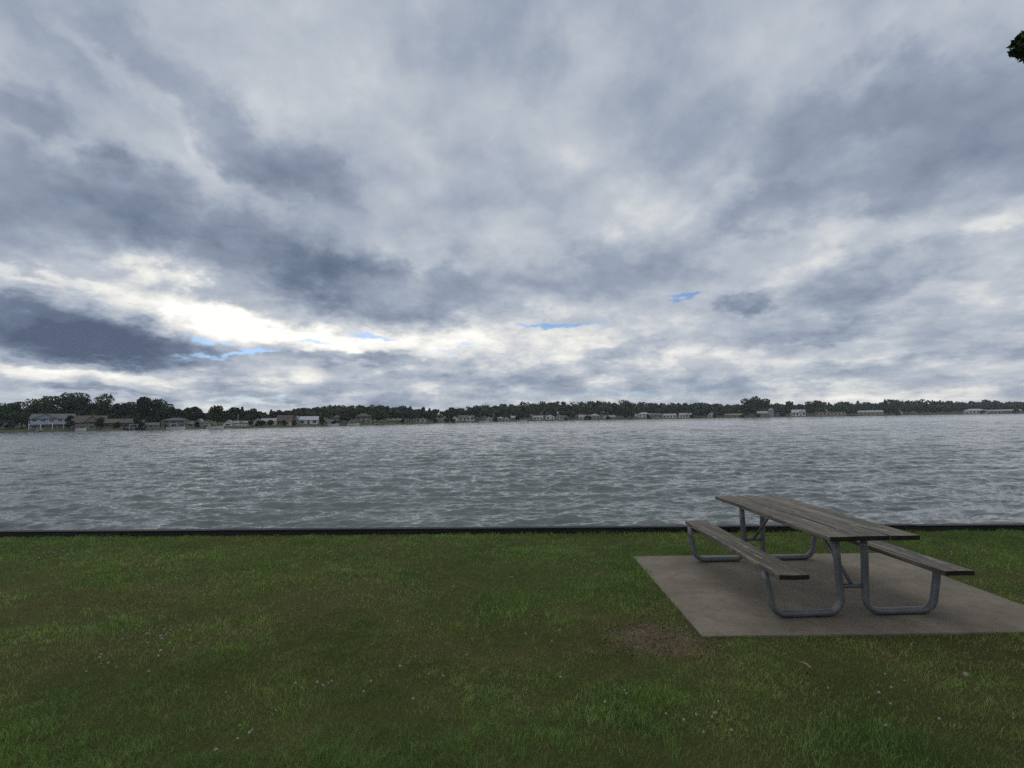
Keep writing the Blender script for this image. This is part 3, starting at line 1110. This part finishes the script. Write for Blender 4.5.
def house(px0, px1, base_y, top_y, label, name='house', wall='white', roof='darkgrey', style='side', storeys=1, back=8.0,
          eave=None, nwin=None, extras=(), depth=None, trim='white', gable_at=.45, gable_w=.24):
    """px0..px1 the front's extent in the picture; base_y/top_y its foot and ridge rows"""
    pm = (px0 + px1) / 2
    sx_, sy_ = shore_at(pm)
    y = sy_ + back
    x = sx_ * y / sy_
    W = (px1 - px0) / F * y
    zb = shore_z(x, y) - .3
    d1 = ray(pm, top_y)
    H_ = max(CAM_Z + d1.z / d1.y * y - zb, 2.4)
    D_ = depth or max(6.0, min(11, W * .8))
    yaw = -math.atan2(x, y) * .75 + random.uniform(-.08, .08)
    root = empty(name, (x, y, zb), yaw, label, 'house' if name != 'boathouse' else 'boathouse', 'houses along the far shore')
    we = H_ * (eave or {'side': .62, 'gable': .55, 'hip': .66, 'flat': .9}[style])
    hw = W / 2
    wl = MB().box(-hw, hw, 0, D_, 0, we)
    if style == 'gable':
        wl.add([(-hw, 0, we), (hw, 0, we), (0, 0, H_ - .12), (-hw, D_, we), (hw, D_, we), (0, D_, H_ - .12)],
               [(0, 1, 2), (5, 4, 3)])
    elif style == 'side':
        wl.add([(-hw, 0, we), (-hw, D_, we), (-hw, D_ / 2, H_ - .12), (hw, 0, we), (hw, D_, we), (hw, D_ / 2, H_ - .12)],
               [(0, 2, 1), (3, 4, 5)])
    wl.build('wall', M(wall), root)
    rf = MB()
    ov, th = .35, .22
    if style == 'gable':
        sl = (H_ - we) / hw
        for s in (-1, 1):
            e = s * (hw + ov)
            ze = we - ov * sl
            rf.add([(e, -ov, ze), (0, -ov, H_), (0, D_ + ov, H_), (e, D_ + ov, ze),
                    (e, -ov, ze - th), (0, -ov, H_ - th), (0, D_ + ov, H_ - th), (e, D_ + ov, ze - th)],
                   [(0, 1, 2, 3), (7, 6, 5, 4), (0, 4, 5, 1), (3, 2, 6, 7), (0, 3, 7, 4)])
    elif style == 'side':
        sl = (H_ - we) / (D_ / 2)
        for s, y0 in ((1, -ov), (-1, D_ + ov)):
            ze = we - ov * sl
            rf.add([(-hw - ov, y0, ze), (hw + ov, y0, ze), (hw + ov, D_ / 2, H_), (-hw - ov, D_ / 2, H_),
                    (-hw - ov, y0, ze - th), (hw + ov, y0, ze - th), (hw + ov, D_ / 2, H_ - th), (-hw - ov, D_ / 2, H_ - th)],
                   [(0, 1, 2, 3), (7, 6, 5, 4), (0, 4, 5, 1), (1, 5, 6, 2), (0, 3, 7, 4)])
    elif style == 'hip':
        q = min(hw, D_ / 2) * .95
        rf.add([(-hw - ov, -ov, we), (hw + ov, -ov, we), (hw + ov, D_ + ov, we), (-hw - ov, D_ + ov, we),
                (-hw + q, D_ / 2, H_), (hw - q, D_ / 2, H_)],
               [(0, 1, 5, 4), (1, 2, 5), (2, 3, 4, 5), (3, 0, 4), (3, 2, 1, 0)])
    else:
        rf.box(-hw - ov, hw + ov, -ov, D_ + ov, we, H_)
    ro = rf.build('roof', M(roof), root)
    # windows and door on the lake front, set proud of the wall with a frame round a recessed pane
    n = nwin or max(1, int(W / 2.8))
    sh_ = we / storeys
    door_at = random.randrange(n) if n > 1 else -1
    for st in range(storeys):
        for i in range(n):
            cx = -hw + (i + .5) * W / n
            if st == 0 and i == door_at and 'nodoor' not in extras:
                MB().box(cx - .5, cx + .5, -.05, .0, .3, min(2.35, sh_ * .9)).build('door', M('brown'), root)
                continue
            ww = min(.85, W / n * .36)
            z0, z1 = st * sh_ + sh_ * .32, st * sh_ + sh_ * .80
            fr = MB()
            t = .11
            fr.box(cx - ww - t, cx - ww, -.07, 0, z0 - t, z1 + t).box(cx + ww, cx + ww + t, -.07, 0, z0 - t, z1 + t)
            fr.box(cx - ww, cx + ww, -.07, 0, z1, z1 + t).box(cx - ww, cx + ww, -.07, 0, z0 - t, z0)
            wi = MB().box(cx - ww, cx + ww, -.03, -.003, z0, z1).build('window', M('glass'), root)
            fr.build('frame', M(trim), wi)
    if style == 'gable' and W > 4 and H_ - we > 1.8:
        zc = we + (H_ - we) * .36
        MB().box(-.45, .45, -.04, 0, zc - .45, zc + .45).build('attic_window', M('glass'), root)
    for e in extras:
        if e == 'chimney':
            MB().box(hw * .4, hw * .4 + .7, D_ * .4, D_ * .4 + .7, we, H_ + .9).build('chimney', M('redbrown'), ro)
        elif e == 'balcony':
            b_ = MB().box(-hw, hw + 1.0, -2.2, -.08, we * .5 - .1, we * .5 + .08)
            b_.build('balcony', M('brightwhite'), root)
            rl = MB()
            k = int(W / .9)
            zz = we * .5 + .08
            for i in range(k + 1):
                xx = -hw + i * (W + 1) / k
                rl.box(xx - .05, xx + .05, -2.2, -2.1, zz, zz + .95)
            rl.box(-hw, hw + 1, -2.23, -2.07, zz + .95, zz + 1.05)
            rl.build('railing', M('brightwhite'), root)
            ps = MB()
            for i in range(5):
                xx = -hw + .1 + i * (W + .8) / 4
                ps.box(xx - .1, xx + .1, -2.2, -2.0, 0, we * .5 - .1)
            ps.build('balcony_post', M('brightwhite'), root)
        elif e == 'columns':
            for i in range(4):
                xx = -hw + .2 + i * (W - .4) / 3
                MB().tube([(xx, -1.4, 0), (xx, -1.4, we * .92)], .14, 8).build('column', M('palegrey'), root)
            MB().box(-hw - .1, hw + .1, -1.7, -.36, we * .92, we * .92 + .25).build('porch_roof', M(roof), root)
        elif e == 'crossgable':
            gw, gh = W * gable_w, (H_ - we) * .98
            cx = hw * gable_at
            zt = we + gh
            MB().add([(cx - gw, -.5, we - .05), (cx + gw, -.5, we - .05), (cx, -.5, zt - .2),
                      (cx - gw, 2.5, we - .05), (cx + gw, 2.5, we - .05), (cx, 2.5, zt - .2)],
                     [(0, 1, 2), (5, 4, 3), (0, 3, 4, 1)]).build('gable_wall', M(wall), root)
            g_ = MB()
            for s in (-1, 1):
                e_ = cx + s * (gw + .3)
                g_.add([(e_, -.8, we - .3), (cx, -.8, zt), (cx, D_ / 2, zt), (e_, D_ / 2, we - .3),
                        (e_, -.8, we - .5), (cx, -.8, zt - .2), (cx, D_ / 2, zt - .2), (e_, D_ / 2, we - .5)],
                       [(0, 1, 2, 3), (7, 6, 5, 4), (0, 4, 5, 1), (3, 2, 6, 7), (0, 3, 7, 4)])
            g_.build('gable_roof', M(roof), ro)
        elif e == 'cupola':
            MB().box(-.6, .6, D_ / 2 - .6, D_ / 2 + .6, H_ - .3, H_ + .5).build('cupola', M(wall), ro)
        elif e == 'tower':
            tw = W * .16
            hx = hw - tw
            t_ = MB().box(hx - tw, hx + tw, -1.2, 2, 0, H_ * 1.15)
            t_.build('tower', M(wall), root)
            MB().add([(hx - tw - .3, -1.5, H_ * 1.15), (hx + tw + .3, -1.5, H_ * 1.15), (hx + tw + .3, 2.3, H_ * 1.15),
                      (hx - tw - .3, 2.3, H_ * 1.15), (hx, .4, H_ * 1.5)],
                     [(0, 1, 4), (1, 2, 4), (2, 3, 4), (3, 0, 4), (3, 2, 1, 0)]).build('tower_roof', M(roof), root)
        elif e == 'garage':
            for s in (-.5, .5):
                MB().box(s * hw - 1.2, s * hw + 1.2, -.06, 0, .2, 2.3).build('garage_door', M('white'), root)
        elif e == 'deck':
            MB().box(-hw, hw, -2.6, -.1, .25, .45).build('deck', M('palegrey'), root)
    return root


HS = [
    (-9, 4, 428, 417, 'pale house mostly hidden behind the wide tree at the far left edge', dict(wall='cream', roof='darkgrey', style='side', back=14)),
    (36, 68, 431, 413.6, 'large blue grey two storey house with white balcony and white trim at the left', dict(wall='bluegrey', roof='darkgrey', style='side', storeys=2, extras=('balcony', 'crossgable'), nwin=5, back=8, eave=.70, gable_at=-.30, gable_w=.30, trim='brightwhite')),
    (74, 101, 430, 415.5, 'brown roofed house with a broad pale front gable right of the blue grey house', dict(wall='tan', roof='brown', style='side', storeys=2, extras=('crossgable', 'deck'), nwin=4, back=8, eave=.52, gable_at=.30, gable_w=.24, trim='cream')),
    (102, 139, 430, 418.6, 'long low house with a brown roof and a small cupola', dict(wall='brown', roof='brown', style='side', extras=('cupola', 'deck'), nwin=7, back=9, eave=.6, trim='tan')),
    (141, 157, 429, 424.0, 'low pale shed row under the tall evergreen', dict(wall='beige', roof='darkgrey', style='side', back=4, nwin=4)),
    (164, 184, 428.5, 417.8, 'grey two storey house with pale porch columns right of the tall evergreen', dict(wall='grey', roof='darkgrey', style='hip', storeys=2, extras=('columns',), back=8, eave=.75)),
    (186, 195, 428, 421.5, 'low grey house tucked between the columned house and the double gabled house', dict(wall='grey', roof='darkgrey', style='side', back=7)),
    (195.5, 202.5, 428, 418.8, 'left half grey gabled house of the double gabled pair', dict(wall='palegrey', roof='grey', style='gable', storeys=2, back=8)),
    (203, 210, 428, 419.4, 'right half beige gabled house of the double gabled pair', dict(wall='beige', roof='brown', style='gable', storeys=2, back=8)),
    (224, 232, 427, 420, 'small white house with a steep front gable left of the flagpole', dict(wall='white', roof='grey', style='gable', back=7)),
    (233, 250, 427, 420.5, 'long white house with twin garage doors behind the flagpole', dict(wall='white', roof='darkgrey', style='side', extras=('garage',), back=8)),
    (254, 261, 426, 418.4, 'narrow white cottage with a tall sharp front gable', dict(wall='white', roof='palegrey', style='gable', storeys=2, back=7)),
    (262, 275, 426, 418.2, 'white cottage with a grey roof beside the sharp gable', dict(wall='white', roof='grey', style='side', back=8)),
    (278, 292, 425.5, 415, 'brown house with a big dark barn roof', dict(wall='brown', roof='redbrown', style='side', back=10, eave=.45)),
    (283, 291, 426, 422, 'low pale boathouse in front of the barn roofed house', dict(name='boathouse', wall='cream', roof='palegrey', style='flat', back=3)),
    (294, 298.5, 425, 415.8, 'very narrow tall pale house wedged left of the bright metal roof', dict(wall='palegrey', roof='grey', style='gable', storeys=2, back=9)),
    (300, 317, 425, 416.2, 'wide white house under a bright metal roof', dict(wall='white', roof='metal', style='side', back=8, eave=.6)),
    (323, 336, 424.5, 419.8, 'low white bungalow with a long veranda rail', dict(wall='white', roof='darkgrey', style='side', extras=('deck',), back=7)),
    (333, 341, 424.5, 414.8, 'brown two storey house behind the end of the veranda bungalow', dict(wall='brown', roof='brown', style='hip', storeys=2, extras=('chimney',), back=16)),
    (356, 371, 424, 413.2, 'large beige villa with a hipped roof and columns', dict(wall='beige', roof='brown', style='hip', storeys=2, extras=('columns',), back=9, eave=.7)),
    (388, 397, 423.5, 419, 'low dark roofed house right of the row of dock posts', dict(wall='tan', roof='darkgrey', style='side', back=8)),
    (398, 404.5, 423.5, 418.6, 'small cream house with two dark windows', dict(wall='cream', roof='grey', style='hip', back=8, nwin=2, extras=('nodoor',))),
    (416, 425, 423, 418.8, 'flat roofed pale boathouse standing between two dark trees', dict(name='boathouse', wall='cream', roof='metal', style='flat', back=5)),
    (435, 440.5, 422.5, 416.5, 'small pale grey gabled cottage left of the yellow gable', dict(wall='palegrey', roof='grey', style='gable', back=9)),
    (441, 447, 422.5, 416, 'pale yellow cottage with a front gable', dict(wall='yellow', roof='grey', style='gable', back=9)),
    (451.5, 458, 422, 415.7, 'white cottage with a front gable right of the green domed tree', dict(wall='white', roof='grey', style='gable', back=9)),
    (459, 474, 422, 415.2, 'long grey roofed house with a white gable', dict(wall='white', roof='darkgrey', style='side', extras=('crossgable',), back=10)),
    (487, 492, 421.5, 416.4, 'first white cottage of the small row right of the rounded green tree', dict(wall='white', roof='grey', style='gable', back=9)),
    (493, 497, 421.5, 417.2, 'squat beige cottage between the first white cottage and the hipped cottage', dict(wall='beige', roof='grey', style='side', back=9)),
    (498, 503, 421.5, 416.8, 'pale hipped cottage in the middle of the small row', dict(wall='palegrey', roof='metal', style='hip', back=9)),
    (504, 509, 421.3, 416.6, 'last white gable of the small cottage row', dict(wall='white', roof='brown', style='gable', back=9)),
    (511, 517.5, 421, 415.8, 'grey house closing the small cottage row', dict(wall='grey', roof='palegrey', style='side', back=11)),
    (533, 543, 420.7, 415.5, 'left one of the three white bungalows', dict(wall='white', roof='grey', style='side', back=9)),
    (546, 554.5, 420.5, 415, 'middle one of the three white bungalows', dict(wall='white', roof='palegrey', style='hip', back=9)),
    (556.5, 566, 420.3, 415.4, 'right hand one of the three white bungalows', dict(wall='white', roof='darkgrey', style='side', back=9)),
    (579, 587, 420, 415, 'white low house standing alone in front of the wood', dict(wall='white', roof='palegrey', style='side', back=9)),
    (589.5, 600, 419.8, 413.8, 'grey house with a large pale hipped roof', dict(wall='grey', roof='palegrey', style='hip', back=10)),
    (603, 608, 419.6, 414.8, 'small white gable cottage right of the large pale hipped roof', dict(wall='white', roof='grey', style='gable', back=9)),
    (609, 615, 419.5, 415.2, 'small beige cottage left of the dull green tree', dict(wall='beige', roof='palegrey', style='side', back=9)),
    (632, 637, 419.2, 414.6, 'tan cottage hard against the left of the large white villa', dict(wall='tan', roof='grey', style='side', back=9)),
    (638.5, 650, 419, 412.4, 'large white two storey villa under the wood', dict(wall='white', roof='metal', style='hip', storeys=2, back=9, eave=.75)),
    (651, 661.5, 418.8, 413, 'grey house with a dark roof right of the large white villa', dict(wall='grey', roof='darkgrey', style='side', back=10)),
    (663.5, 676, 418.6, 413.6, 'long white house with a low roof right of the grey house', dict(wall='white', roof='palegrey', style='side', back=9)),
    (680, 691.5, 418.3, 413, 'white lodge with a steep pointed gable', dict(wall='white', roof='grey', style='side', extras=('crossgable',), back=9)),
    (709, 715, 418, 411.8, 'small white gable in front of dark trees', dict(wall='white', roof='darkgrey', style='gable', back=9)),
    (726, 742, 417.6, 413.6, 'long low house with a dull brown roof', dict(wall='tan', roof='tan', style='side', back=9)),
    (759, 773, 417.2, 411, 'pale house with a white tower under the tall open crowned tree', dict(wall='palegrey', roof='grey', style='side', extras=('tower',), back=7)),
    (776, 783, 417, 412, 'grey brown cottage right of the tower house', dict(wall='tan', roof='brown', style='gable', back=9)),
    (793.5, 805, 416.6, 409.6, 'white roofed house with a white gable on the right of the shore', dict(wall='white', roof='metal', style='side', extras=('crossgable',), back=9)),
    (817, 828, 416, 408.5, 'house with a wide cream roof standing back above the long pale wall', dict(wall='cream', roof='cream', style='hip', back=22)),
    (818, 843, 416, 411.8, 'long low building with a pale wall and a dull roof', dict(wall='beige', roof='tan', style='flat', back=7, nwin=8)),
    (858, 881, 415.6, 410.3, 'long pale hall with a low grey roof', dict(wall='beige', roof='palegrey', style='side', back=8, nwin=7)),
    (898, 902.5, 415, 409.2, 'tiny pale cabin right of the long pale hall', dict(wall='cream', roof='grey', style='gable', back=9)),
    (968.5, 985, 413.8, 408.8, 'wide white house near the right end of the shore', dict(wall='white', roof='metal', style='hip', back=9)),
    (988, 1000, 413.6, 409.6, 'grey house beside the wide white house near the right end', dict(wall='grey', roof='grey', style='side', back=9)),
    (1006, 1020, 413.4, 409.2, 'last low tan house at the right picture edge', dict(wall='tan', roof='grey', style='side', back=9)),
]
for (a, b, by, ty_, lab, kw) in HS:
    house(a, b, by, ty_, lab, **kw)
rb = random.Random(21)
for i, (a, b, by, ty_, lab, kw) in enumerate(HS):
    if i < 9 or rb.random() < .25: continue
    q = rb.choice((a, b, a + (b - a) * rb.random()))
    words = ('bush before the ' + lab).split()[:16]
    tree('shore_bush', q, 0, by - rb.uniform(2.4, 5.2), rb.uniform(3.0, 6.0), 'bush', rb.choice((LF, GF)), ' '.join(words),
         'trees and bushes on the far shore', 3.0, 420)


# ------------------------------------------------------------------ boats, docks, flagpole
def boat(px, off, L, label, hull='white', canopy=True):
    sx_, sy_ = shore_at(px)
    y = sy_ - off
    x = sx_ * y / sy_
    root = empty('motor_boat', (x, y, WATER_Z), -math.atan2(x, y) + random.uniform(-.15, .15), label, 'boat', 'boats moored on the far shore')
    vs, fs = [], []
    n = 8
    for i in range(n + 1):
        t = i / n
        bw_ = 1.1 * (1 - max(0, t - .5) ** 2 * 3.6)
        xx = (t - .5) * L
        vs += [(xx, -bw_, .85 + .35 * t), (xx, -bw_ * .6, -.2 + .5 * max(0, t - .7)), (xx, bw_ * .6, -.2 + .5 * max(0, t - .7)), (xx, bw_, .85 + .35 * t)]
    for i in range(n):
        a = i * 4
        for k in range(3):
            fs.append((a + k, a + k + 1, a + k + 5, a + k + 4))
        fs.append((a + 3, a, a + 4, a + 7))
    fs += [(0, 1, 2, 3), tuple(n * 4 + k for k in (3, 2, 1, 0))]
    MB().add(vs, fs).build('hull', M(hull), root)
    MB().add([(.1 * L, -.8, 1.05), (.1 * L, .8, 1.05), (.02 * L, .7, 1.75), (.02 * L, -.7, 1.75), (.11 * L, -.8, 1.05), (.11 * L, .8, 1.05), (.03 * L, .7, 1.75), (.03 * L, -.7, 1.75)],
             [(0, 1, 2, 3), (7, 6, 5, 4), (0, 4, 5, 1), (3, 2, 6, 7), (0, 3, 7, 4), (1, 5, 6, 2)]).build('windscreen', M('glass'), root)
    if canopy:
        c = MB().box(-.3 * L, .1 * L, -1, 1, 2.35, 2.45)
        for xx in (-.28 * L, .08 * L):
            for yy in (-.95, .95):
                c.box(xx - .03, xx + .03, yy - .03, yy + .03, .95, 2.35)
        c.build('canopy', M('white'), root)
    MB().box(-L / 2 - .5, -L / 2, -.25, .25, .1, 1.35).build('outboard_motor', M('black'), root)


boat(81, 3, 3.4, 'small white boat moored in front of the brown roofed house', canopy=False)
boat(136, 4, 7, 'dark canopied boat at the posts below the tall evergreen', 'navy')
boat(176, 4, 6.5, 'white boat in front of the columned house')
boat(215, 5, 6.5, 'white moored boat under the dark pyramid shaped tree')
boat(333, 4, 5.5, 'white boat in front of the veranda bungalow', canopy=False)
boat(353, 4, 6.5, 'white canopied boat left of the beige villa')
boat(484, 5, 8, 'white boat left of the small cottage row', canopy=False)
boat(522, 5, 8, 'white boat in front of the dark tree right of the small cottage row', canopy=False)


def dock(px, L, label):
    sx_, sy_ = shore_at(px)
    root = empty('dock', (sx_, sy_, WATER_Z), -math.atan2(sx_, sy_), label, 'dock', 'docks on the far shore')
    MB().box(-.8, .8, -L, 1.5, .45, .6).build('deck', M('palegrey'), root)
    k = max(2, int(L / 3))
    for i in range(k + 1):
        for s in (-.75, .75):
            MB().tube([(s, -L + .2 + i * (L - .4) / k, -1), (s, -L + .2 + i * (L - .4) / k, 1.3)], .09, 6).build('post', M('cream'), root)


dock(40, 9, 'pale dock with posts in front of the blue grey house')
dock(132, 7, 'dock with posts beside the dark canopied boat')
dock(244, 8, 'dock in front of the twin garage house')
dock(327, 8, 'dock below the left end of the veranda bungalow')
dock(377, 9, 'dock with pale posts right of the beige villa')
dock(443, 9, 'dock in front of the pale yellow cottage')
dock(620, 10, 'dock in front of the dull green tree left of the large white villa')

sx_, sy_ = shore_at(238)
fp = empty('flagpole', (sx_ * (sy_ + 4) / sy_, sy_ + 4, shore_z(sx_, sy_ + 4) - .3), 0, 'thin white flagpole in front of the white twin garage house', 'flagpole')
MB().tube([(0, 0, 0), (0, 0, 5.6)], [.11, .07], 8).build('pole', M('white'), fp)
MB().tube([(0, 0, 5.6), (0, 0, 5.8)], .13, 8).build('finial', M('metal'), fp)

# ------------------------------------------------------------------ big shade tree beside and above the photographer
r = np.random.default_rng(31)
TXY = Vector((8.6, -3.2, 0))
root = empty('shade_tree', TXY, 0, 'big leafy tree overhanging from the right with one branch tip in the top right corner', 'tree')
tip = at_depth(1026, 38, 4.6) - TXY
LM = leaf_mat('maple_leaves', (.020, .036, .014), (.045, .070, .024))
lobes = []
for i in range(66):
    a = r.random() * 6.28
    q = 6.6 * math.sqrt(r.random())
    z = 5.2 + 6.0 * r.random() * (1 - (q / 7.5) ** 2)
    lobes.append((math.cos(a) * q - 2.2, math.sin(a) * q - .6, z, 1.0 + .5 * r.random()))


def in_view(p):
    v = C3.inverted() @ (Vector(p) + TXY - Vector((0, 0, CAM_Z)))
    if v.z > -.05: return False
    m_ = .45 / -v.z
    return abs(v.x / -v.z) < 1.024 + m_ * 2.6 and abs(v.y / -v.z) < .768 + m_ * 2.6


lobes = [l for l in lobes if not in_view(l[:3])]
cen = []
for (x, y, z, rd) in lobes:
    d = r.normal(size=(420, 3))
    d /= np.linalg.norm(d, axis=1)[:, None]
    cen.append(np.array([x, y, z]) + d * (rd * (.3 + .7 * r.random(420) ** .5))[:, None] * np.array([1, 1, .65]))
d = r.normal(size=(1000, 3))
d /= np.linalg.norm(d, axis=1)[:, None]
tcn_ = np.array(tip) + np.array([.19, .02, .0])
cen.append(tcn_ + d * (.22 * (.2 + .8 * r.random(1000) ** .45))[:, None] * np.array([1.1, 1.0, .62]))
for (fx, fy, fz, rd) in ((.62, -.30, .10, .26), (1.0, -.85, .32, .34), (1.45, -1.5, .55, .42), (1.95, -2.4, .8, .6), (2.3, -1.6, .9, .6), (1.2, -.2, .5, .3)):
    d = r.normal(size=(500, 3))
    d /= np.linalg.norm(d, axis=1)[:, None]
    q = tcn_ + np.array([fx, fy, fz])
    cen.insert(0, q + d * (rd * (.2 + .8 * r.random(500) ** .45))[:, None] * np.array([1.1, 1, .65]))
big = np.concatenate(cen[6:-1])
twigs = np.concatenate(cen[:6])
V = np.concatenate([leaf_cards(big, .13, r), leaf_cards(twigs, .05, r), leaf_cards(cen[-1], .036, r)])
quads_mesh('crown', V, np.arange(len(V)).reshape(-1, 4), LM, False, root)
t = MB()
t.tube([(0, 0, -.2), (.05, .05, 1.2), (-.1, 0, 3.2), (-.3, 0, 6.5), (-.6, -.1, 9.5)], [.42, .33, .28, .18, .05], 12)
for l in lobes[::3]:
    p = Vector(l[:3])
    s0 = Vector((-.15, 0, 3.0 + random.random() * 2.2))
    mid = s0.lerp(p, .5) + Vector((0, 0, .5))
    t.tube([s0, mid, p], [.10, .06, .02], 6)
p = Vector(tcn_)
mid = Vector((p.x + 1.9, p.y - 2.8, p.z + .8))
t.tube([(-.15, 0, 3.6), mid, p + Vector((.15, -.1, .02))], [.12, .06, .008], 7)
t.build('trunk', m_bark, root, True)

# ------------------------------------------------------------------ air
HAZE = True
if HAZE:
    hz = MB().box(-1000, 1420, -70, 1480, -3.6, 40).build('haze', None)
    hm = bpy.data.materials.new('air')
    hm.use_nodes = True
    nt_ = hm.node_tree
    nt_.nodes.clear()
    g = NT(nt_)
    v = g.n('ShaderNodeVolumePrincipled')
    v.inputs['Color'].default_value = (.80, .88, 1.0, 1)
    v.inputs['Density'].default_value = .00016
    v.inputs['Anisotropy'].default_value = .2
    o_ = g.n('ShaderNodeOutputMaterial')
    g.link(v.outputs[0], o_.inputs['Volume'])
    hz.data.materials.append(hm)
    tag(hz, kind='stuff')

# ------------------------------------------------------------------ render settings
sc.render.engine = 'CYCLES'
sc.view_settings.view_transform = 'Standard'
sc.view_settings.look = 'None'
sc.view_settings.exposure = 0
sc.view_settings.gamma = 1
sc.view_settings.use_curve_mapping = False
cy = sc.cycles
cy.use_denoising = False
cy.use_adaptive_sampling = False
cy.max_bounces = 6
cy.diffuse_bounces = 3
cy.glossy_bounces = 3
cy.transmission_bounces = 2
cy.volume_bounces = 0
cy.transparent_max_bounces = 4
cy.caustics_reflective = False
cy.caustics_refractive = False
